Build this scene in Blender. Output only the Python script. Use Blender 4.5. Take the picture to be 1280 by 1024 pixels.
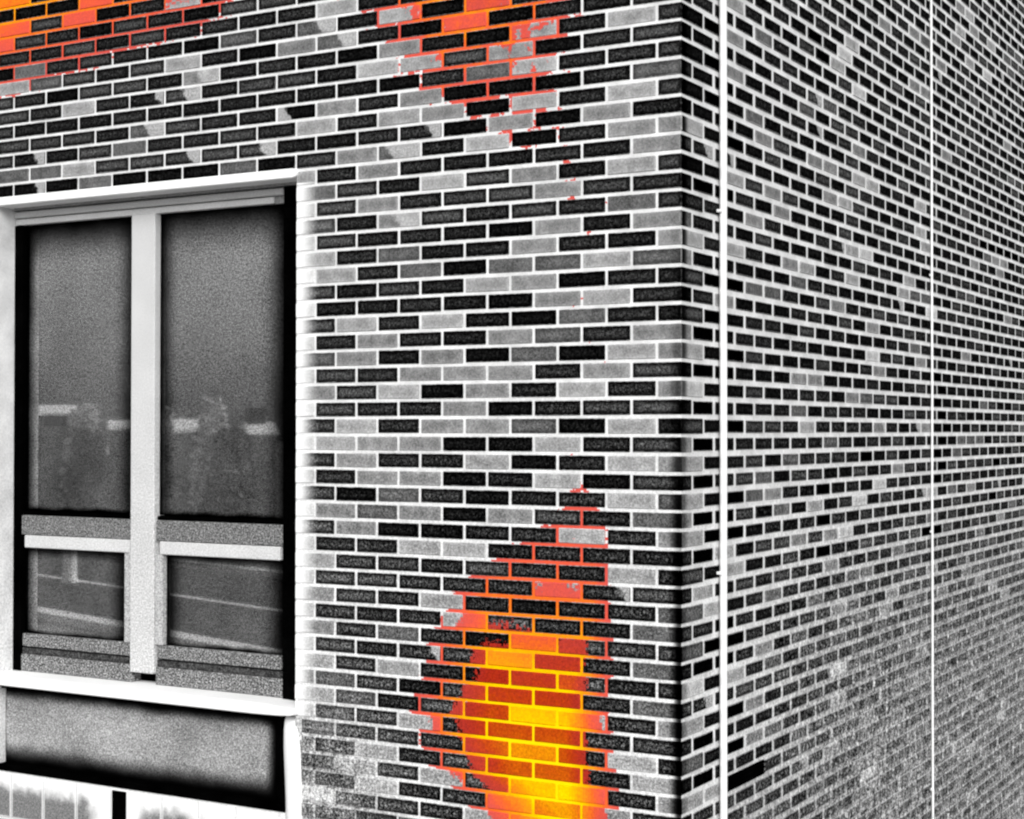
import bpy, bmesh, math, random
from mathutils import Vector, Matrix
random.seed(7)
for o in list(bpy.data.objects): bpy.data.objects.remove(o)
S = bpy.context.scene
COL = S.collection

# ------------------------------------------------------------------ camera, sky, sun, exposure
ZT = 4.60                       # height of bed joint 0 (top of frame at the corner) above the ground
CO = 0.075                      # one brick course
cam_d = bpy.data.cameras.new('camera'); cam = bpy.data.objects.new('camera', cam_d); COL.objects.link(cam)
FW = Vector((-0.4992807, 0.8663465, 0.0127452)); RT = Vector((0.8664239, 0.4993076, 0.0012048)); UP = Vector((0.00532, -0.0116443, 0.999918))
CP = Vector((2.6147, -5.8768, ZT - 1.70455)); FPX = 2026.94
M = Matrix((RT, UP, -FW)).transposed().to_4x4(); M.translation = CP
cam.matrix_world = M
cam_d.sensor_fit = 'HORIZONTAL'; cam_d.sensor_width = 36; cam_d.lens = FPX / 1280 * 36
cam_d.clip_end = 2000
S.camera = cam

W = bpy.data.worlds.new('World'); S.world = W; W.use_nodes = True
nt = W.node_tree; nt.nodes.clear()
SUN_EL, SUN_AZ = math.radians(34), math.radians(146)     # azimuth clockwise from +Y
sky = nt.nodes.new('ShaderNodeTexSky'); sky.sky_type = 'NISHITA'; sky.sun_disc = False
sky.sun_elevation = SUN_EL; sky.sun_rotation = SUN_AZ; sky.dust_density = 4.0; sky.air_density = 1.0
hs = nt.nodes.new('ShaderNodeHueSaturation'); hs.inputs['Saturation'].default_value = 0.0   # even grey overcast
bgn = nt.nodes.new('ShaderNodeBackground'); bgn.inputs['Strength'].default_value = 0.085
wo = nt.nodes.new('ShaderNodeOutputWorld')
nt.links.new(sky.outputs[0], hs.inputs['Color']); nt.links.new(hs.outputs[0], bgn.inputs[0]); nt.links.new(bgn.outputs[0], wo.inputs[0])
sd = bpy.data.lights.new('sun', 'SUN'); sd.energy = 1.5; sd.angle = math.radians(40); sd.color = (1, 0.995, 0.985)
sun = bpy.data.objects.new('sun', sd); COL.objects.link(sun)
dirv = Vector((math.sin(SUN_AZ) * math.cos(SUN_EL), math.cos(SUN_AZ) * math.cos(SUN_EL), math.sin(SUN_EL)))
sun.rotation_euler = dirv.to_track_quat('Z', 'Y').to_euler(); sun.location = (8, -14, 12)
S.view_settings.view_transform = 'Standard'; S.view_settings.look = 'None'
S.view_settings.exposure = 0.80; S.view_settings.gamma = 1.0; S.view_settings.use_curve_mapping = False
S.render.engine = 'CYCLES'; S.cycles.filter_width = 2.3; S.render.filter_size = 2.3

# ------------------------------------------------------------------ helpers
def lin(c): return tuple((x / 255 / 12.92 if x <= 10 else ((x / 255 + .055) / 1.055) ** 2.4) for x in c)
def tag(o, label=None, cat=None, group=None, kind=None):
    for k, v in (('label', label), ('category', cat), ('group', group), ('kind', kind)):
        if v: o[k] = v
    return o
def obj(name, me, mat=None, parent=None):
    o = bpy.data.objects.new(name, me); COL.objects.link(o)
    if mat and me and not me.materials: me.materials.append(mat)
    if parent: o.parent = parent
    return o
def zn(n): return ZT - n * CO

class T:                                    # tiny node-expression builder
    def __init__(s, name):
        s.m = bpy.data.materials.new(name); s.m.use_nodes = True
        s.t = s.m.node_tree; s.t.nodes.clear()
        s.geo = s.t.nodes.new('ShaderNodeNewGeometry')
        s.P = s.geo.outputs['Position']
        p = s.node('ShaderNodeSeparateXYZ', s.P); s.x, s.y, s.z = p.outputs
        s.u = s.mul(s.x, -1); s.n = s.div(s.sub(ZT, s.z), CO)
    def node(s, kind, *ins):
        nd = s.t.nodes.new(kind)
        for i, v in enumerate(ins): s.put(nd.inputs[i], v)
        return nd
    def put(s, sock, v):
        if isinstance(v, bpy.types.NodeSocket): s.t.links.new(v, sock)
        elif v is not None:
            if hasattr(sock.default_value, '__len__') and not hasattr(v, '__len__'): v = [v] * len(sock.default_value)
            elif hasattr(sock.default_value, '__len__') and len(sock.default_value) == 4 and len(v) == 3: v = (*v, 1)
            sock.default_value = v
    def math(s, op, a, b=None, c=None, clamp=False):
        nd = s.t.nodes.new('ShaderNodeMath'); nd.operation = op; nd.use_clamp = clamp
        for i, v in enumerate((a, b, c)):
            if v is not None: s.put(nd.inputs[i], v)
        return nd.outputs[0]
    def add(s, a, b): return s.math('ADD', a, b)
    def sub(s, a, b): return s.math('SUBTRACT', a, b)
    def mul(s, a, b): return s.math('MULTIPLY', a, b)
    def div(s, a, b): return s.math('DIVIDE', a, b)
    def mn(s, a, b): return s.math('MINIMUM', a, b)
    def mx(s, a, b): return s.math('MAXIMUM', a, b)
    def gt(s, a, b): return s.math('GREATER_THAN', a, b)
    def lt(s, a, b): return s.math('LESS_THAN', a, b)
    def sm(s, v, a, b, c=0., d=1.):           # smoothstep v in a..b -> c..d
        nd = s.t.nodes.new('ShaderNodeMapRange'); nd.interpolation_type = 'SMOOTHSTEP'
        if a > b: a, b, c, d = b, a, d, c
        for k, q in (('Value', v), ('From Min', a), ('From Max', b), ('To Min', c), ('To Max', d)): s.put(nd.inputs[k], q)
        return nd.outputs[0]
    def mix(s, f, a, b):
        nd = s.t.nodes.new('ShaderNodeMix'); nd.data_type = 'FLOAT'; nd.clamp_factor = True
        s.put(nd.inputs[0], f); s.put(nd.inputs[2], a); s.put(nd.inputs[3], b); return nd.outputs[0]
    def mixc(s, f, a, b):
        nd = s.t.nodes.new('ShaderNodeMix'); nd.data_type = 'RGBA'; nd.clamp_factor = True
        s.put(nd.inputs[0], f); s.put(nd.inputs[6], a); s.put(nd.inputs[7], b); return nd.outputs[2]
    def noise(s, scale, detail=1., vec=None, stretch=None, rough=.5):
        v = vec or s.P
        if stretch:
            q = s.t.nodes.new('ShaderNodeVectorMath'); q.operation = 'MULTIPLY'; s.put(q.inputs[0], v); q.inputs[1].default_value = stretch; v = q.outputs[0]
        nd = s.t.nodes.new('ShaderNodeTexNoise'); s.put(nd.inputs['Vector'], v)
        nd.inputs['Scale'].default_value = scale; nd.inputs['Detail'].default_value = detail; nd.inputs['Roughness'].default_value = rough
        return nd.outputs[0]
    def grain(s, scale=150.):                # about -1..1
        return s.mul(s.sub(s.noise(scale, 1.5, rough=.7), .5), 4.2)
    def curve(s, v, pts):                    # piecewise linear table
        (x0, _), (x1, _) = pts[0], pts[-1]; ymax = max(p[1] for p in pts)
        nd = s.t.nodes.new('ShaderNodeFloatCurve'); c = nd.mapping.curves[0]
        s.put(nd.inputs[1], s.math('MULTIPLY', s.sub(v, x0), 1 / (x1 - x0), clamp=True))
        P = [((x - x0) / (x1 - x0), y / ymax) for x, y in pts]
        c.points[0].location = P[0]; c.points[1].location = P[-1]
        for q in P[1:-1]: c.points.new(*q)
        for q in c.points: q.handle_type = 'VECTOR'
        nd.mapping.update()
        return s.mul(nd.outputs[0], ymax)
    def ramp(s, v, stops):
        nd = s.t.nodes.new('ShaderNodeValToRGB'); e = nd.color_ramp.elements
        e[0].position, e[0].color = stops[0][0], (*lin(stops[0][1]), 1)
        e[1].position, e[1].color = stops[-1][0], (*lin(stops[-1][1]), 1)
        for p, c in stops[1:-1]: e.new(p).color = (*lin(c), 1)
        s.put(nd.inputs[0], v); return nd.outputs[0]
    def grey(s, g):                          # display grey 0..1 -> neutral albedo
        a = s.mul(s.math('POWER', s.math('MAXIMUM', s.mn(g, 1.0), 0.01), 2.2), .80)
        c = s.t.nodes.new('ShaderNodeCombineColor')
        for i in range(3): s.t.links.new(a, c.inputs[i])
        return c.outputs[0]
    def out(s, col, rough=1., gloss=0., bump=None, spec=0.):
        b = s.t.nodes.new('ShaderNodeBsdfPrincipled'); s.put(b.inputs['Base Color'], col)
        b.inputs['Roughness'].default_value = rough; b.inputs['Specular IOR Level'].default_value = spec
        if bump is not None:
            bn = s.t.nodes.new('ShaderNodeBump'); bn.inputs['Distance'].default_value = .002; bn.inputs['Strength'].default_value = .5
            s.put(bn.inputs['Height'], bump); s.t.links.new(bn.outputs[0], b.inputs['Normal'])
        o = s.t.nodes.new('ShaderNodeOutputMaterial'); sh = b.outputs[0]
        if gloss:
            g = s.t.nodes.new('ShaderNodeBsdfGlossy'); g.inputs['Roughness'].default_value = .03
            m = s.t.nodes.new('ShaderNodeMixShader'); m.inputs[0].default_value = gloss
            s.t.links.new(sh, m.inputs[1]); s.t.links.new(g.outputs[0], m.inputs[2]); sh = m.outputs[0]
        s.t.links.new(sh, o.inputs[0])
        return s.m

# warm-patch fields on the front wall (distance from the corner u, course n)
UL1 = [(25.5, .46), (27, .54), (28, .62), (29, .74), (30, .86), (31, .97), (32, 1.07), (33, 1.10), (35, 1.19), (37, 1.22), (39, 1.29), (40, 1.27), (41, 1.22), (42, 1.2), (43, 1.08), (44, 1.0), (46, .93)]
UR1 = [(25.5, .45), (27, .38), (28, .34), (30, .335), (34, .31), (38, .32), (42, .285), (46, .26)]
UL2 = [(-10, 2.0), (-3, 1.72), (-2, 1.58), (-1, 1.52), (0, 1.46), (1, 1.38), (2, 1.36), (3, 1.34), (4, 1.15), (5, 1.0), (6, .9), (7, .75), (8, .62), (10, .52), (12, .44)]
UR2 = [(-10, .40), (-1, .44), (1, .48), (3, .52), (5, .56), (8, .50), (12, .42)]
CAP1 = [(25.5, 0.0), (27, .07), (28, .12), (30, .20), (31, .24), (33, .42), (36, .78), (40, 1.05), (46, 1.12)]
def heat(t):
    q = t.t.nodes.new('ShaderNodeVectorMath'); q.operation = 'SNAP'; t.put(q.inputs[0], t.P); q.inputs[1].default_value = (.0125,) * 3
    sp = t.node('ShaderNodeSeparateXYZ', q.outputs[0]); x, y, z = sp.outputs
    wn = t.t.nodes.new('ShaderNodeTexWhiteNoise'); wn.noise_dimensions = '3D'; t.put(wn.inputs[0], q.outputs[0])
    u = t.mul(x, -1); n = t.div(t.sub(ZT, z), CO)
    big = t.mul(t.sub(t.noise(9, 2), .5), .16)
    e1 = t.mn(t.mn(t.mul(t.sub(t.curve(n, UL1), u), 2.4), t.mul(t.sub(u, t.curve(n, UR1)), 4.6)), t.curve(n, CAP1))
    e1 = t.sub(e1, t.mul(t.lt(n, 25.6), 1.0))
    e2 = t.mn(t.mn(t.mul(t.sub(t.curve(n, UL2), u), 1.15), t.mul(t.sub(u, t.curve(n, UR2)), 1.4)), t.mx(t.mul(t.sub(6.2, n), .066), t.mul(t.sub(11.5, n), .007)))
    e2 = t.add(e2, t.mul(t.sub(t.noise(13, 2), .59), .65))
    e3 = t.mul(t.add(t.sub(-7.62, n), t.mul(u, 2.05)), .1)
    e3 = t.mn(e3, t.mul(t.sub(u, 2.3), 1.2))
    e = t.mx(t.mx(e1, e2), e3)
    return t.add(t.add(e, big), t.mul(t.sub(wn.outputs[0], .5), .07))
RM = [(0, (214, 86, 80)), (.2, (233, 92, 66)), (.32, (242, 108, 40)), (.6, (250, 160, 14)), (.85, (255, 206, 0)), (1, (255, 222, 10))]
RD = [(0, (164, 38, 24)), (.08, (156, 30, 10)), (.3, (164, 36, 5)), (.55, (184, 58, 5)), (.8, (214, 110, 8)), (1, (240, 150, 10))]

def masonry(name, kind):
    """kind: mortar / brick (tone in the object colour) / bricks (tone stored on the mesh)"""
    t = T(name)
    front = t.lt(t.y, .0062)
    low = t.sm(t.n, 14, 46)
    right = t.mul(t.sm(t.y, .2, 2.5), t.sm(t.n, 24, 45))                    # worn, lime-smeared end of the side wall
    right = t.mx(right, t.mul(t.mul(t.sm(t.y, .25, .7), t.sm(t.n, 38, 50)), .75))
    left = t.mul(t.mul(t.sm(t.u, 1.25, 1.7), t.sm(t.n, 38, 43)), front)
    wear = t.mn(t.add(right, t.mul(left, .8)), 1.0)
    gr = t.add(t.mul(t.grain(85), .8), t.mul(t.mix(t.sm(t.y, .02, 1.5), t.grain(180), t.grain(46)), .75))
    streak = t.mul(t.sub(t.noise(26, 2, stretch=(1, 1, .35)), .5), 2.4)
    if kind == 'mortar':
        tone = None
        g = t.add(t.add(.905, t.mul(t.sub(t.noise(7, 3), .52), .34)), t.mul(gr, t.add(.035, t.mul(low, .12))))
        worn = t.add(t.add(.53, t.mul(gr, .50)), t.mul(streak, .42))
        g = t.mix(t.mul(wear, .95), g, worn)
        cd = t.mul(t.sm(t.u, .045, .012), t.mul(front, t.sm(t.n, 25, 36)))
        hal = None
    else:
        at = t.t.nodes.new('ShaderNodeAttribute'); at.attribute_name = 'buv'
        bx, by, bw = t.node('ShaderNodeSeparateXYZ', at.outputs['Vector']).outputs
        rim = t.mn(t.mn(bx, t.sub(bw, bx)), t.mn(by, t.sub(1.0, by)))
        edge = t.sm(t.div(t.add(rim, t.mul(t.sub(t.noise(60, 2), .5), .17)), t.mix(t.sm(t.y, .02, .5), .085, .15)), -.1, 1.)
        rim = t.sm(rim, -.02, .42)
        if kind == 'brick':
            oi = t.t.nodes.new('ShaderNodeObjectInfo')
            tr, tg, tb = t.node('ShaderNodeSeparateColor', oi.outputs['Color']).outputs
        else:
            ta = t.t.nodes.new('ShaderNodeAttribute'); ta.attribute_name = 'tone'
            tr, tg, tb = t.node('ShaderNodeSeparateXYZ', ta.outputs['Vector']).outputs
        nx = t.node('ShaderNodeSeparateXYZ', t.geo.outputs['True Normal']).outputs[0]
        tone = t.mix(t.gt(nx, .5), tr, tg)
        light = t.sm(tone, .26, .42)
        k = t.mix(light, t.add(.20, t.mul(rim, 1.0)), t.sub(1.08, t.mul(rim, .12)))
        g = t.mul(tone, k)
        # lime bloom: a few pale smears over dark bricks
        pe = t.math('ABSOLUTE', tb); fx = t.add(t.div(bx, bw), t.mul(t.sub(t.noise(30, 2), .5), .35)); fx = t.add(fx, t.mul(t.sub(by, .5), .18))
        sd_ = t.gt(tb, 0); bl = t.mix(sd_, t.sm(t.sub(pe, fx), -.04, .06), t.sm(t.sub(fx, pe), -.04, .06))
        g = t.mix(t.mul(bl, t.mul(t.gt(pe, .01), .92)), g, .68)
        amp = t.mul(t.add(.16, t.mul(low, .27)), t.sm(tone, .0, .15, .2, 1)); amp = t.mul(amp, t.mix(light, t.add(.3, t.mul(rim, .9)), .62))
        g = t.add(g, t.mul(gr, amp))
        g = t.add(g, t.mul(streak, .035))
        worn = t.add(t.add(t.add(.30, t.mul(tone, .62)), t.mul(gr, .50)), t.mul(streak, .42))
        g = t.mix(t.mul(wear, t.sm(tone, .02, .05)), g, worn)
        g = t.add(g, t.mul(t.sub(t.noise(15, 2), .5), t.mul(light, .30)))
        g = t.mix(edge, t.mix(.25, .80, g), g)
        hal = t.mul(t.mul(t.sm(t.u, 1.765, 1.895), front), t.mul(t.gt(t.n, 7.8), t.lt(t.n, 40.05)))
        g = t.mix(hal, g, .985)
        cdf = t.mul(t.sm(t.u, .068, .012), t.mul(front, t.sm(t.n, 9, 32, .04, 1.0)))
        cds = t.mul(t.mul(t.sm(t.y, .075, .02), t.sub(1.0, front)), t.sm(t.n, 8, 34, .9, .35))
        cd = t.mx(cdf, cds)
    g = t.mul(g, t.sub(1.0, t.mul(cd, .82 if tone is None else .95)))  # soft dark halo along the wall corner, painted into the colour
    e = heat(t)
    m = RM
    if tone is None:
        hot = t.ramp(t.mul(e, 1.0), RM); eb = e
        hot = t.mixc(.0, hot, hot)
    else:
        tt = t.math('DIVIDE', tone, .62, clamp=True)
        eb = t.sub(e, t.mul(t.sub(1.46, tt), .48))
        eb = t.add(eb, t.mul(gr, .035))
        hot = t.mixc(tt, t.ramp(eb, RD), t.ramp(eb, RM))
        sc = t.mix(tt, t.add(.92, t.mul(gr, .40)), t.add(.97, t.mul(gr, .11)))
        vm = t.t.nodes.new('ShaderNodeVectorMath'); vm.operation = 'SCALE'; t.put(vm.inputs[0], hot); t.put(vm.inputs['Scale'], sc); hot = vm.outputs[0]
    vm = t.t.nodes.new('ShaderNodeVectorMath'); vm.operation = 'SCALE'; t.put(vm.inputs[0], hot); vm.inputs['Scale'].default_value = .80
    col = t.mixc(t.mul(t.gt(eb, 0), front), t.grey(g), vm.outputs[0])
    return t.out(col)

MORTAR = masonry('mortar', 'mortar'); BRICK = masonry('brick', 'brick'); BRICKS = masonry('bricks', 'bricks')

def paint(name, base, amp=.05, scale=130, low=0., **k):
    t = T(name); g = t.add(base, t.mul(t.grain(scale), t.add(amp, t.mul(t.sm(t.n, 14, 40), low))))
    g = t.add(g, t.mul(t.sub(t.noise(5, 2), .5), .08))
    return t.out(t.grey(g), **k)
WHITE = paint('white_paint', .98, .015); PIPE = paint('white_plastic', .97, .02, rough=.6, spec=.2)
PALE = paint('pale_paint', .80, .03, low=.22); STILE = paint('sash_paint', .70, .05, low=.22); BEAD = paint('pale_bead', .82, .03, low=.12)
RAIL = paint('grey_paint', .45, .06, low=.40); BLACK = paint('black_paint', .035, .02, rough=.7)
HEADG = paint('grey_head_paint', .60, .12); HEADL = paint('light_head_paint', .84, .06)
CONC = paint('weathered_concrete', .6, .08, 60); PAVE = paint('pale_paving', .62, .1, 6)
DARKP = paint('dark_rail', .26, .05, low=.16)

def rect_mat(name, base, u0, u1, n0, n1, mar, amp, floor=.03, refl=0, **k):
    """plate with soft dark edge shading painted into its colour; mar = (left u1, right u0, top, bottom) in metres"""
    t = T(name)
    wob = t.mul(t.sub(t.noise(6, 1), .5), .03)
    f = t.mul(t.mul(t.sm(t.add(t.sub(u1, t.u), wob), 0, mar[0]), t.sm(t.add(t.sub(t.u, u0), wob), 0, mar[1])),
              t.mul(t.sm(t.add(t.mul(t.sub(t.n, n0), CO), wob), 0, mar[2]), t.sm(t.add(t.mul(t.sub(n1, t.n), CO), wob), 0, mar[3])))
    g = t.add(base, t.add(t.mul(t.add(t.mul(t.grain(95), .5), t.mul(t.grain(190), .8)), amp), t.mul(t.sub(t.noise(3.2, 3), .5), .35)))
    if refl:                                  # grainy mirror, faded out at the edge to keep the painted margin dark
        gr = t.add(t.mul(t.grain(95), .5), t.mul(t.grain(190), .8))
        b = t.t.nodes.new('ShaderNodeBsdfDiffuse'); t.put(b.inputs[0], t.grey(t.mix(f, floor, g)))
        gl = t.t.nodes.new('ShaderNodeBsdfGlossy'); gl.inputs['Roughness'].default_value = .02
        m = t.t.nodes.new('ShaderNodeMixShader'); o = t.t.nodes.new('ShaderNodeOutputMaterial')
        t.put(m.inputs[0], t.math('MULTIPLY', f, t.mx(t.add(refl, t.mul(gr, refl * 1.1)), .02), clamp=True))
        t.t.links.new(b.outputs[0], m.inputs[1]); t.t.links.new(gl.outputs[0], m.inputs[2]); t.t.links.new(m.outputs[0], o.inputs[0])
        return t.m
    return t.out(t.grey(t.mix(f, floor, g)), **k)

# ------------------------------------------------------------------ geometry primitives
def cbox_data(w, d, h, b):
    """chamfered box centred on the origin: verts, faces, per-vertex axis"""
    hs_ = (w / 2, d / 2, h / 2); vid = {}; vs = []; ax = []
    for sx in (-1, 1):
        for sy in (-1, 1):
            for sz in (-1, 1):
                for a in range(3):
                    s = (sx, sy, sz); vid[(s, a)] = len(vs); ax.append(a)
                    vs.append(tuple(s[i] * (hs_[i] if i == a else hs_[i] - b) for i in range(3)))
    fs = []
    for a in range(3):
        i, j = [q for q in range(3) if q != a]
        for s in (-1, 1):
            r = []
            for si, sj in ((-1, -1), (1, -1), (1, 1), (-1, 1)):
                c = [0, 0, 0]; c[a], c[i], c[j] = s, si, sj; r.append(vid[(tuple(c), a)])
            fs.append(r)
    for a, c_ in ((0, 1), (0, 2), (1, 2)):
        k = 3 - a - c_
        for sa in (-1, 1):
            for sc in (-1, 1):
                c0 = [0] * 3; c1 = [0] * 3; c0[a] = c1[a] = sa; c0[c_] = c1[c_] = sc; c0[k], c1[k] = -1, 1
                fs.append([vid[(tuple(c0), a)], vid[(tuple(c1), a)], vid[(tuple(c1), c_)], vid[(tuple(c0), c_)]])
    for s in {k[0] for k in vid}: fs.append([vid[(s, a)] for a in range(3)])
    for f in fs:
        p = [Vector(vs[i]) for i in f]; nrm = (p[1] - p[0]).cross(p[2] - p[0]); c = sum(p, Vector()) / len(p)
        if nrm.dot(c) < 0: f.reverse()
    uv = []
    for (x, y, z), a in zip(vs, ax):
        if a == 0: uv.append((y / h + d / h / 2, z / h + .5, d / h))
        else: uv.append((x / h + w / h / 2, z / h + .5, w / h))
    return vs, fs, uv
def mesh(name, vs, fs, uv=None, tone=None):
    me = bpy.data.meshes.new(name); me.from_pydata(vs, [], fs)
    for nm, d in (('buv', uv), ('tone', tone)):
        if d:
            a = me.attributes.new(nm, 'FLOAT_VECTOR', 'POINT'); a.data.foreach_set('vector', [c for v in d for c in v])
    me.update(); return me
def box(x0, x1, y0, y1, z0, z1, b=.003):
    vs, fs, uv = cbox_data(abs(x1 - x0), abs(y1 - y0), abs(z1 - z0), b)
    c = ((x0 + x1) / 2, (y0 + y1) / 2, (z0 + z1) / 2)
    return [tuple(v[i] + c[i] for i in range(3)) for v in vs], fs, uv
def boxes(name, bl, mat, parent=None, b=.003):
    V, F, U = [], [], []
    for q in bl:
        v, f, u = box(*q, b=b); o = len(V); V += v; U += u; F += [[i + o for i in r] for r in f]
    return obj(name, mesh(name, V, F, U), mat, parent)
def wbox(name, u0, u1, n0, n1, y0, y1, mat, parent=None, b=.003):   # box in front-wall coordinates
    return boxes(name, [(-u1, -u0, y0, y1, zn(n1), zn(n0))], mat, parent, b)

# ------------------------------------------------------------------ the setting
v, f, u = [(-300, -300, 0), (300, -300, 0), (300, 300, 0), (-300, 300, 0)], [[0, 1, 2, 3]], None
tag(obj('ground', mesh('ground', v, f), PAVE), kind='structure')
pv = boxes('pavement', [(-9, 1.6, -1.6, -.02, .004, .12), (.02, 1.6, -.02, 14, .004, .12)], CONC, b=.01); tag(pv, kind='structure')

# ------------------------------------------------------------------ the building
B = tag(obj('brick_building', None), 'dark brick building seen at its corner, with tall window and orange warm patches', 'building')
UE, VE, NT, NB = 6.6, 11.0, -26, 60.0         # ends of the front and side wall, top and bottom courses
OU0, OU1 = 1.905, 3.825                        # window opening
fwall = boxes('front_wall', [
    (-OU0, -.004, .004, .30, zn(NB + 1), zn(NT)),
    (-UE, -OU1, .004, .30, zn(NB + 1), zn(NT)),
    (-OU1, -OU0, .004, .30, zn(7.02), zn(NT)),
    (-OU1, -OU0, .02, .30, zn(NB + 1), zn(46))], MORTAR, B, b=.0015)
swall = boxes('side_wall', [(-.30, -.004, .30, VE, zn(NB + 1), zn(NT))], MORTAR, B, b=.0015)
boxes('roof_coping', [(-UE - .05, .06, -.06, VE + .05, zn(NT), zn(NT) + .12)], CONC, B, b=.01)

TONE = [.012, .075, .14, .23, .36, .51, .61, .74]
ROWS = {-7: '22322232122323216', -6: '223212321222126111', -5: '2212322212162163611'[:18], -4: '223213212331231236'.ljust(18, '2')[:9] + '331231236',
 -3: '2232222622223232 2'.replace(' ', ''), -2: '222251624' + '241223241', -1: '3221612451263234 6'.replace(' ', ''),
 0: '362612512225233123', 1: '32153662332322623', 2: '322642122222222223', 3: '42111525122342333', 4: '362615626232243223',
 5: '25151222233333644', 6: '552162453141114111',
 7: '522222526', 8: '362536234', 9: '235332536', 10: '342323524', 11: '525122236', 12: '522522426', 13: '464414267', 14: '221562323',
 15: '265122227', 16: '224126263', 17: '524522526', 18: '561415254', 19: '352555236', 20: '526251635', 21: '332152237', 22: '261455263',
 23: '326115567', 24: '562162253', 25: '316215526', 26: '462212413', 27: '423515457', 28: '526221153', 29: '222266226', 30: '262232336',
 31: '326222336', 32: '422126235', 33: '422362236', 34: '333512435', 35: '422632236', 36: '323212636', 37: '422231344', 38: '526723246',
 39: '322226346', 40: '262432334', 41: '622232634', 42: '527536362', 43: '354622624', 44: '426662336', 45: '352534234', 46: '326424233', 47: '422352322'}
# front-wall bricks: c=0 touches the corner
def ftone(k, c):
    s = ROWS.get(k)
    if s and c < len(s): d = int(s[c])
    else: d = random.choices([1, 2, 3, 4, 5, 6], [20, 38, 20, 6, 8, 8])[0]
    return max(.01, TONE[d] + random.uniform(-.03, .03) * (d > 1))
CORN = {0: 1, 2: 1, 4: 1, 6: 6, 8: 1, 10: 2, 12: 6, 14: 3, 16: 3, 18: 6, 20: 7, 22: 3, 24: 6, 26: 6, 28: 6, 30: 3, 32: 4, 34: 4, 36: 7, 38: 6, 40: 4, 42: 6,
        1: 1, 3: 2, 5: 1, 7: 3, 9: 1, 11: 4, 13: 5, 15: 1, 17: 5, 19: 1, 21: 1, 23: 5, 25: 2, 27: 5, 29: 2, 31: 2, 33: 3}
SIDE = {}
for blk in '-13=19:5,20:6 -12=20:5,22:6 -11=19:6 -10=18:5 -9=20:6,22:7 -8=14:5,15:4 -4=9:6,14:5,15:5 -3=7:0,8:1,9:7 -2=2:6,7:0,8:6 -1=4:4,10:7 0=2:5 1=8:4 2=2:5,6:4 3=10:5 4=2:1 5=2:0,4:5,7:5,8:5,10:6,11:6,15:6 6=2:0,21:0,22:0,23:0,24:0,25:0 7=8:5,9:6,15:6,23:5,24:5 8=2:6,4:5,15:6,20:5,23:5 9=5:5 10=2:1,9:6,10:7 11=14:6 12=2:6,5:5,6:6,9:6,13:6 13=6:4,16:7 14=3:4,4:4,8:5 15=2:5,11:5 17=11:7,15:5 18=11:5,16:0 19=6:5,7:5,17:0 20=9:5,16:0,17:1 21=17:0 22=6:6,17:0 23=17:0 24=10:0,16:0 25=17:0,23:0 26=2:0,7:0,11:7,16:0 27=7:6,10:7,16:6 28=2:0,7:0,16:1,22:0 29=8:5,9:7 30=2:6,7:0,15:0,16:0,22:1 31=8:5 34=2:0 36=2:6 38=3:5,8:7 40=3:5,8:6 43=8:5 46=10:7 48=23:6'.split():
    k, r = blk.split('=')
    for it in r.split(','):
        c, d = it.split(':'); SIDE[(int(k), int(c))] = int(d)
def stone(k, c, v0):
    d = SIDE.get((k, c))
    if d is None:
        if v0 < .40: d = random.choices([0, 1, 2, 6], [3, 5, 2, 1 if k > 26 else 0])[0]
        elif v0 < .5: d = random.choices([0, 1, 2], [3, 5, 3])[0]
        elif k < 20: d = random.choices([1, 2, 3, 4, 5, 6], [56, 30, 11, 3, 1, 0])[0]
        else: d = random.choices([1, 2, 3, 4, 5], [34, 38, 20, 6, 2])[0]
    return max(.01, TONE[d] + random.uniform(-.03, .03) * (d > 1))

PALE_END = {(4, 16): .7, (5, 9): .62, (6, 16): .72, (3, 12): .5, (0, 11): .45, (1, 11): .55, (10, 6): .45, (12, 6): -.55, (3, 8): -.3, (9, 4): -.2, (6, 6): .25, (-1, 7): .6, (-2, 8): .55, (23, 8): -.5, (36, 3): .9}
def pend(k, c):
    if (k, c) in PALE_END: return PALE_END[(k, c)]
    return random.choice((.7, -.3, .6, .8)) if random.random() < .02 else 0.
def project(p):
    d = p - CP; z = d.dot(FW); return 640 + d.dot(RT) / z * FPX, 512 - d.dot(UP) / z * FPX, z
def shown(quad):                                 # visible area in px of a face given by 4 corners
    P = [project(Vector(q)) for q in quad]
    if any(p[2] < .5 for p in P): return 0
    P = [(min(max(p[0], 0), 1280), min(max(p[1], 0), 1024)) for p in P]
    return abs(sum(P[i][0] * P[i - 1][1] - P[i - 1][0] * P[i][1] for i in range(4))) / 2

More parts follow.
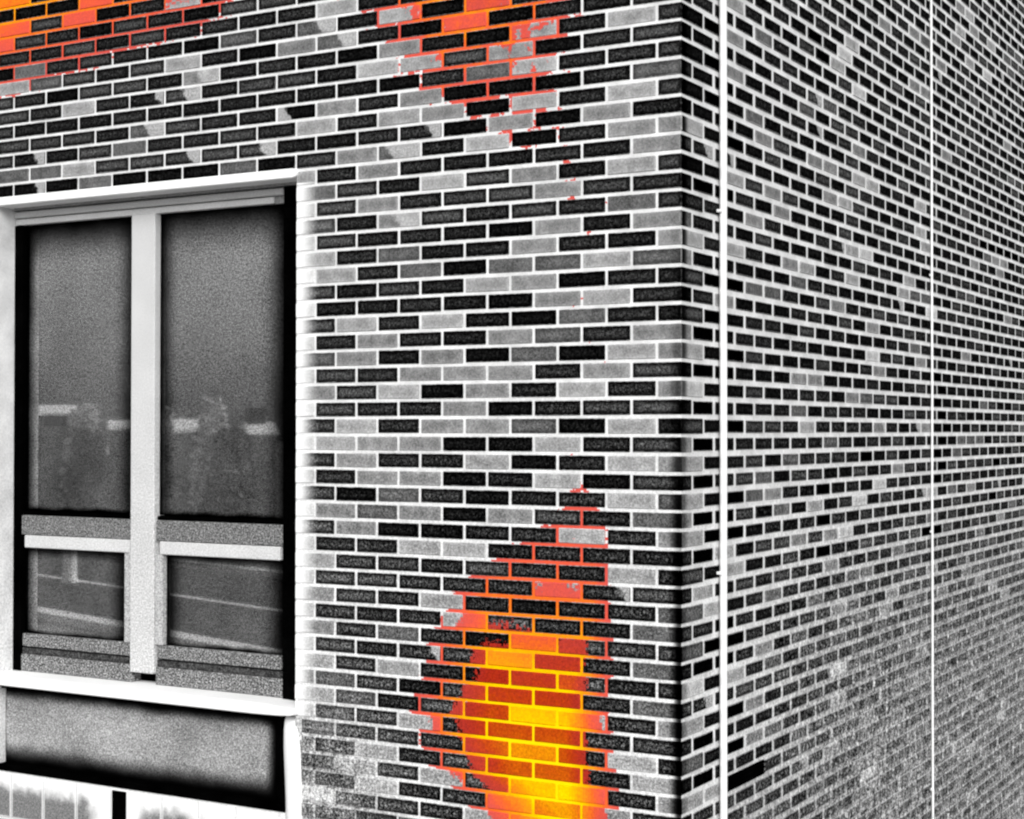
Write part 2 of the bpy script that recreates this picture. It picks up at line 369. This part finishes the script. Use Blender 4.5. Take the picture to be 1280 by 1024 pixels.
HB, HBS = .0628, .0545                            # visible brick heights, front and side
flist, slist = [], []                             # (area, centre, dims, tone front, tone side)
for k in range(NT, int(NB)):
    z0, z1 = zn(k + 1), zn(k); zc = (z0 + z1) / 2
    j0 = .1075 if k % 2 == 0 else .22
    c = 0; a = 0.
    while a < UE:
        b_ = j0 if c == 0 else a + .225
        segs = [(a, min(b_, UE))]
        if 7 <= k < 61:                           # cut round the opening / the panel and plinth below it
            lo, hi = (OU0, OU1) if k < 40 else (1.872, OU1)
            ns = []
            for s0, s1 in segs:
                if s1 <= lo or s0 >= hi: ns.append((s0, s1))
                else:
                    if s0 < lo - .02: ns.append((s0, lo))
                    if s1 > hi + .02: ns.append((hi, s1))
            segs = ns
        for s0, s1 in segs:
            t_ = ftone(k, c)
            e0 = 0 if s0 == 0 else .0055
            e1 = .001 if abs(s1 - OU0) < 1e-6 else .0055
            u0, u1 = s0 + e0, s1 - e1
            if c == 0:
                dep = .2145 if k % 2 == 0 else .102
                t2 = max(.01, TONE[CORN.get(k, random.choice((1, 2, 3)))] + random.uniform(-.02, .02))
            else: dep = .102; t2 = t_
            if u1 - u0 < .03: a = b_; continue
            ar = shown([(-u0, 0, z0), (-u1, 0, z0), (-u1, 0, z1), (-u0, 0, z1)])
            flist.append((ar, (-(u0 + u1) / 2, dep / 2, zc), (round(u1 - u0, 4), dep, HB), t_, t2, c == 0, pend(k, c) if c and k < 40 else 0.))
        a = b_; c += 1
    c = 1; a = .22 if k % 2 == 0 else .1075
    while a < VE:
        b_ = min(a + .225, VE)
        if k == 42 and c in (2, 3): a = b_; c += 1; continue        # the black air vent sits here
        v0, v1 = a + .015, b_ - .015
        if v1 - v0 > .03:
            ar = shown([(0, v0, z0), (0, v1, z0), (0, v1, z1), (0, v0, z1)])
            slist.append((ar, (-.051, (v0 + v1) / 2, zc), (.102, round(v1 - v0, 4), HBS), stone(k, c, a), 0, False, pend(99, 0)))
            q_ = slist[-1]; slist[-1] = (*q_[:4], q_[3], *q_[5:])
        a = b_; c += 1
CACHE = {}
def bmesh_for(dims, var):
    key = (*dims, var)
    if key not in CACHE:
        w, d, h = dims; r = random.Random(str(key))
        CACHE[key] = mesh('brick', *cbox_data(w * (1 - r.uniform(0, .012)), d, h * (1 - r.uniform(0, .05)), r.uniform(.002, .0035)))
        CACHE[key].materials.append(BRICK)
    return CACHE[key]
def lay(lst, parent, axis):
    lst.sort(key=lambda q: -q[0])
    for ar, c, dims, t1, t2, corner, pe in lst[:300]:
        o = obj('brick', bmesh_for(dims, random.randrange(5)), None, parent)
        j = random.uniform(-.0012, .0012)
        p = [c[0], c[1], c[2] + random.uniform(-.0011, .0011)]
        if not corner: p[axis] += j
        o.location = p
        if not corner: o.rotation_euler = (0, random.uniform(-.004, .004), 0) if axis == 1 else (random.uniform(-.004, .004), 0, 0)
        o.color = (t1, t2, pe, 1)
    V, F, U, TN = [], [], [], []
    for ar, c, dims, t1, t2, corner, pe in lst[300:]:
        v, f, uv = cbox_data(*dims, random.uniform(.002, .0035)); o = len(V)
        d = [0, 0, random.uniform(-.0011, .0011)]
        if not corner: d[axis] = random.uniform(-.0012, .0012)
        V += [tuple(q[i] + c[i] + d[i] for i in range(3)) for q in v]; U += uv; TN += [(t1, t2, pe)] * len(v)
        F += [[i + o for i in r] for r in f]
    tag(obj('smaller_bricks', mesh('smaller_bricks', V, F, U, TN), BRICKS, parent), kind='stuff')
lay(flist, fwall, 1); lay(slist, swall, 0)

# ---- window
WY = .12
win = boxes('window', [(-3.825, -1.905, .20, .22, zn(39.6), zn(7.02))], BLACK, B)
for a, b in ((3.768, 3.825), (1.905, 2.07)): wbox('frame_jamb', a, b, 8.64 if a > 3 else 7.02, 39.6, WY, .198, BLACK, win)
hd = wbox('window_head', 2.07, 3.825, 7.02, 8.62, WY + .02, .19, HEADG, win)
wbox('head_moulding', 2.07, 3.822, 7.70, 8.12, WY - .005, WY + .02, HEADL, hd)
wbox('head_moulding', 2.131, 3.82, 8.20, 8.60, WY + .002, WY + .02, HEADL, hd)
wbox('head_moulding', 1.93, 3.80, 7.05, 7.62, WY - .03, WY - .006, HEADG, hd)
# lintel strip with rounded end
def strip(name, u0, u1, n0, n1, y0, y1, taper, mat, parent):
    bm = bmesh.new(); segs = [u0 + taper * q for q in (0, .06, .25, .5, .75, 1)] + [u1]
    fr = [.25, .55, .78, .9, .97, 1, 1]; rings = []
    for uu, s in zip(segs, fr):
        zc = (zn(n0) + zn(n1)) / 2 if taper < .1 else zn(n1) + (zn(n0) - zn(n1)) * .35
        up, dn = zn(n0) - zc, zc - zn(n1); b = .004
        rings.append([bm.verts.new((-uu, y, zc + z)) for y, z in ((y1, up * s), (y0 + b, up * s), (y0, up * s - b * s), (y0, -dn * s + b * s), (y0 + b, -dn * s), (y1, -dn * s))])
    for a, b2 in zip(rings, rings[1:]):
        for i in range(6): bm.faces.new((a[i], a[(i + 1) % 6], b2[(i + 1) % 6], b2[i]))
    bm.faces.new(rings[0]); bm.faces.new(rings[-1][::-1]); bmesh.ops.recalc_face_normals(bm, faces=bm.faces)
    me = bpy.data.meshes.new(name); bm.to_mesh(me); bm.free(); return obj(name, me, mat, parent)
strip('lintel_strip', 1.893, 3.95, 6.90, 7.48, -.016, .12, .03, WHITE, win)
strip('window_sill', 1.885, 3.95, 39.32, 40.02, -.036, .20, .30, WHITE, win)
mul_ = wbox('mullion', 2.850, 3.003, 8.60, 38.6, WY - .012, .19, PALE, win)
for a, b in ((2.07, 2.850), (3.003, 3.768)):
    tr = wbox('transom', a, b, 28.62, 29.95, WY + .004, .19, RAIL, win)
    wbox('glazing_bead', a + .012, b - .03, 29.98, 30.82, WY - .004, .18, BEAD, tr)
    wbox('transom_seal', a, b, 28.34, 28.60, WY + .012, .185, BLACK, tr)
    br = wbox('bottom_rail', a, b, 38.15, 39.30, WY + .004, .19, RAIL, win)
    wbox('rail_seal', a, b, 37.72, 38.13, WY + .014, .185, DARKP, br)
    wbox('rail_bead', a + .01, b - .01, 36.75, 37.60, WY + .004, .18, RAIL, br)
for a, b in ((2.803, 2.848), (3.005, 3.050)):
    wbox('sash_stile', a, b, 30.84, 36.72, WY - .003, .18, STILE, win)
GY = .148
for i, (a, b, n0, n1) in enumerate(((2.07, 2.850, 8.62, 28.26), (3.003, 3.768, 8.62, 28.26), (2.07, 2.802, 30.84, 36.73), (3.051, 3.768, 30.84, 36.73))):
    up = n1 < 30
    gm = rect_mat('window_glass', .38, a, b, n0, n1, (.13, .17, .24 if up else .07, .03), .42, floor=.02, refl=.45)  # dark halo along the pane edges is part of the colour
    wbox('pane', a, b, n0, n1, GY, GY + .012, gm, win, b=.001)

# ---- spandrel panel below the sill
sp = rect_mat('spandrel_sheet', .60, 2.06, 3.83, 40.4, 45.5, (.02, .08, .07, .12), .27, floor=.03)  # shade round the recessed sheet painted into its margins
panel = wbox('spandrel_panel', 2.035, 3.825, 40.3, 45.6, .075, .11, sp, B)
boxes('panel_shade_bars', [(-3.825, -1.985, .045, .10, zn(40.42), zn(40.06)), (-3.825, -1.985, .03, .12, zn(46.0), zn(45.52)), (-2.04, -1.985, .04, .10, zn(45.5), zn(40.44))], BLACK, panel)  # black bars stand in for shade under the sill and round the recess
# pale rounded jamb beside the panel
bm = bmesh.new(); rows = []
for i, nn in enumerate((40.10, 40.35, 40.9, 42, 43.5, 45, 47, 50, 55, 60.9)):
    pr = (.15, .55, .85, 1, 1, 1, 1, 1, 1, 1)[i]; sh = min(.022, (nn - 40) * .004)
    rows.append([bm.verts.new((-(1.93 - sh) - .058 * math.cos(q * math.pi / 10) * (.75 + .25 * pr), .03 - .045 * pr * math.sin(q * math.pi / 10), zn(nn))) for q in range(11)])
for a, b in zip(rows, rows[1:]):
    for i in range(10): bm.faces.new((a[i], a[i + 1], b[i + 1], b[i])).smooth = True
bm.faces.new(rows[0][::-1]); bmesh.ops.recalc_face_normals(bm, faces=bm.faces)
me = bpy.data.meshes.new('jamb'); bm.to_mesh(me); bm.free(); obj('rounded_jamb', me, paint('pale_render', .95, .03), B)
# plinth of pale blocks with a black drainage slot
t = T('pale_block'); at = t.t.nodes.new('ShaderNodeAttribute'); at.attribute_name = 'buv'
bx, by, bw = t.node('ShaderNodeSeparateXYZ', at.outputs['Vector']).outputs
rim = t.mn(t.mn(bx, t.sub(bw, bx)), t.mn(by, t.sub(1.0, by)))
rim = t.sm(rim, .0, .06)
wb = t.mul(t.sub(t.noise(11, 2), .5), .12)
pm = t.mul(t.sm(t.add(t.mul(t.sub(t.n, 46.0), CO), wb), .04, .11), t.mx(t.sm(t.add(t.u, wb), 3.08, 3.20), t.mul(t.sm(t.add(t.u, wb), 2.86, 2.76), t.sm(t.add(t.u, wb), 2.35, 2.6))))
rim = t.mul(rim, pm)
gr = t.add(t.mul(t.grain(95), .6), t.mul(t.grain(200), .6))
BLOCK = t.out(t.grey(t.mix(t.mul(rim, .95), t.add(.94, t.mul(gr, .03)), t.add(.46, t.mul(gr, .24)))))
plinth = wbox('plinth', 2.02, 3.825, 46.02, 60.9, .012, .02, WHITE, B, b=.001)
for row in range(5):
    n0 = 46.0 + 3 * row
    for a, b in [(2.02 + .225 * i, 2.02 + .225 * (i + 1)) for i in range(4)] + [(3.025 + .225 * i, min(3.82, 3.025 + .225 * (i + 1))) for i in range(4)]:
        wbox('block', a + .003, b - .003, n0 + (.03 if row else 0), n0 + 2.97, 0, .0119, BLOCK, plinth, b=.002)
wbox('drainage_slot', 2.930, 3.018, 46.1, 60.5, .004, .0118, BLACK, plinth, b=.001)
# ---- air vent in the side wall
vent = boxes('air_vent', [(-.05, .004, .452, .888, zn(42.9), zn(42.05))], BLACK, B)
boxes('louvre', [(.0035, .008, .456, .884, zn(42.08 + .28 * i + .16), zn(42.08 + .28 * i + .04)) for i in range(3)], BLACK, vent, b=.001)

# ------------------------------------------------------------------ pipes on the side wall
def pipe(name, v, xc, r, label, step, nseg=16):
    bm = bmesh.new(); rg = []
    zs = [.02 + i * .35 for i in range(int((zn(NT) - .05) / .35) + 1)]
    for i, z in enumerate(zs):
        wx, wy = random.uniform(-.0007, .0007), random.uniform(-.0015, .0015)
        rg.append([bm.verts.new((xc + wx + r * math.cos(q * math.tau / nseg), v + wy + r * math.sin(q * math.tau / nseg), z)) for q in range(nseg)])
    for a, b in zip(rg, rg[1:]):
        for i in range(nseg): bm.faces.new((a[i], a[(i + 1) % nseg], b[(i + 1) % nseg], b[i])).smooth = True
    bm.faces.new(rg[-1]); bmesh.ops.recalc_face_normals(bm, faces=bm.faces)
    me = bpy.data.meshes.new(name); bm.to_mesh(me); bm.free()
    p = tag(obj(name, me, PIPE), label, 'pipe', 'white pipes up the side wall')
    z = .8
    while z < zn(NT) - .3:
        boxes('clip', [(-.002, xc + .2 * r, v - r - .006, v + r + .006, z, z + .012)], PIPE, p, b=.001); z += step
    return p
pipe('wall_pipe', .378, .020, .0155, 'thicker white pipe running up the side wall close to the corner', 1.5)
pipe('wall_pipe', 3.56, .010, .0070, 'thin white pipe far along the side wall, right of the thicker one', 1.5)

# ------------------------------------------------------------------ across the street, seen as reflections in the panes
a_ = math.atan2(1.0, 3.1)
def street(name, across, width, z0, z1, mat, x0=-60, x1=60):
    o = boxes(name, [(x0, x1, across - width, across, z0, z1)], mat, b=.004); o.location = (-13.5, -10.87, 0); o.rotation_euler = (0, 0, a_); return tag(o, kind='structure')
street('road', -.3, 6.2, .002, .012, paint('asphalt', .30, .08, 5))
street('kerb', .05, .34, .002, .13, paint('kerb_stone', .97, .03, 5))
street('kerb', -6.5, .30, .002, .13, paint('kerb_stone', .9, .03, 5))
street('road_marking', -3.3, .15, .013, .016, paint('road_paint', .97, .03, 5))
bm = bmesh.new(); rg = []
for z, rad in ((0, .16), (.05, .16), (.07, .13), (.75, .115), (.78, .14), (.84, .14), (.87, .11), (.93, .05)): rg.append([bm.verts.new((rad * math.cos(q * math.tau / 14), rad * math.sin(q * math.tau / 14), z)) for q in range(14)])
for p_, q_ in zip(rg, rg[1:]):
    for i in range(14): bm.faces.new((p_[i], p_[(i + 1) % 14], q_[(i + 1) % 14], q_[i])).smooth = True
bm.faces.new(rg[-1]); me = bpy.data.meshes.new('bollard'); bm.to_mesh(me); bm.free()
bo = tag(obj('bollard', me, paint('bollard_paint', .98, .02, 5)), 'pale round street bollard, reflected low in the left pane', 'bollard'); bo.location = (-19.9, -16.2, 0)
ROOFW = paint('pale_roof', .99, .02, 8); WALLG = paint('grey_render', .55, .06, 5)
def cottage(p, w, h, rise, label, win, chim=None):
    r = tag(obj('cottage', None), label, 'house', 'low houses across the street'); r.location = (p[0], p[1], 0)
    r.rotation_euler = (0, 0, math.atan2(.7, .72) - math.pi / 2)          # its front looks back at the brick wall
    boxes('wall', [(-w / 2, w / 2, -3, 0, 0, h)], WALLG, r, b=.02)
    V = [(-w / 2 - .1, .15, h - .05), (w / 2 + .1, .15, h - .05), (w / 2 + .1, -1.5, h + rise), (-w / 2 - .1, -1.5, h + rise), (-w / 2 - .1, -3.15, h - .05), (w / 2 + .1, -3.15, h - .05)]
    rf = obj('roof', mesh('roof', V, [[0, 1, 2, 3], [3, 2, 5, 4], [0, 3, 4], [1, 5, 2], [0, 4, 5, 1]]), ROOFW, r)
    for x, z in win: boxes('window', [(x - .27, x + .27, -.02, .05, z - .2, z + .2)], BLACK, r, b=.005)
    if chim: boxes('chimney', [(chim - .3, chim + .3, -1.8, -1.2, h + rise * .5, h + rise + .45)], BLACK, rf, b=.01)
cottage((-36.0, -31.1), 1.9, 3.40, .30, 'pale roofed house with two dark windows, reflected in the left pane', [(.20, 3.2), (.75, 3.2)])
cottage((-33.9, -32.7), 1.1, 2.95, .26, 'lower pale roofed house, reflected beside the mullion in the left pane', [])
cottage((-32.3, -33.7), 1.2, 2.85, .40, 'pale roofed house reflected left of centre in the right pane', [])
cottage((-30.3, -35.0), .8, 2.80, .36, 'small house with a black chimney, reflected at the right edge of the right pane', [], -.1)
LEAF = paint('dusty_leaf', .50, .12, 6); LEAFP = paint('pale_leaf', .93, .06, 6)
def bush(p, w, h, label, seed, mat=None):
    rr = random.Random(seed); V, F = [], []
    for i in range(1400):
        a = rr.uniform(0, math.tau); rad = math.sqrt(rr.random()); z = h * (rr.random() ** .8)
        k = rad * (1 - .55 * (z / h) ** 2)
        c = Vector((w * k * math.cos(a), .9 * k * math.sin(a), z * (1 + .12 * math.sin(a * 3 + seed))))
        d1 = Vector([rr.uniform(-.14, .14) for _ in 'xyz']); d2 = Vector([rr.uniform(-.14, .14) for _ in 'xyz'])
        o = len(V); V += [c - d1, c + d2, c + d1, c - d2]; F.append([o, o + 1, o + 2, o + 3])
    r = tag(obj('bush', None), label, 'bush', 'bushes across the street'); r.location = p
    obj('leaves', mesh('leaves', [tuple(q) for q in V], F), mat or LEAF, r)
    boxes('stem', [(-.06, .06, -.06, .06, 0, h * .6)], CONC, r, b=.01)
bush((-30.9, -34.0, 0), .8, 2.6, 'round bush between two reflected houses in the right pane', 3)
bush((-34.6, -31.6, 0), .8, 2.6, 'bush between the two reflected houses in the left pane', 5)
bush((-36.6, -30.4, 0), .55, 3.95, 'tall pale bush at the left end of the house reflected in the left pane', 8, LEAFP)
bush((-35.1, -31.9, 0), .6, 3.3, 'low pale bush right of the house reflected in the left pane', 9, LEAFP)
bush((-33.0, -33.0, 0), .7, 3.25, 'pale bush left of the house reflected in the right pane', 10, LEAFP)
bush((-31.7, -34.1, 0), .6, 3.5, 'taller pale bush right of the house reflected in the right pane', 11, LEAFP)
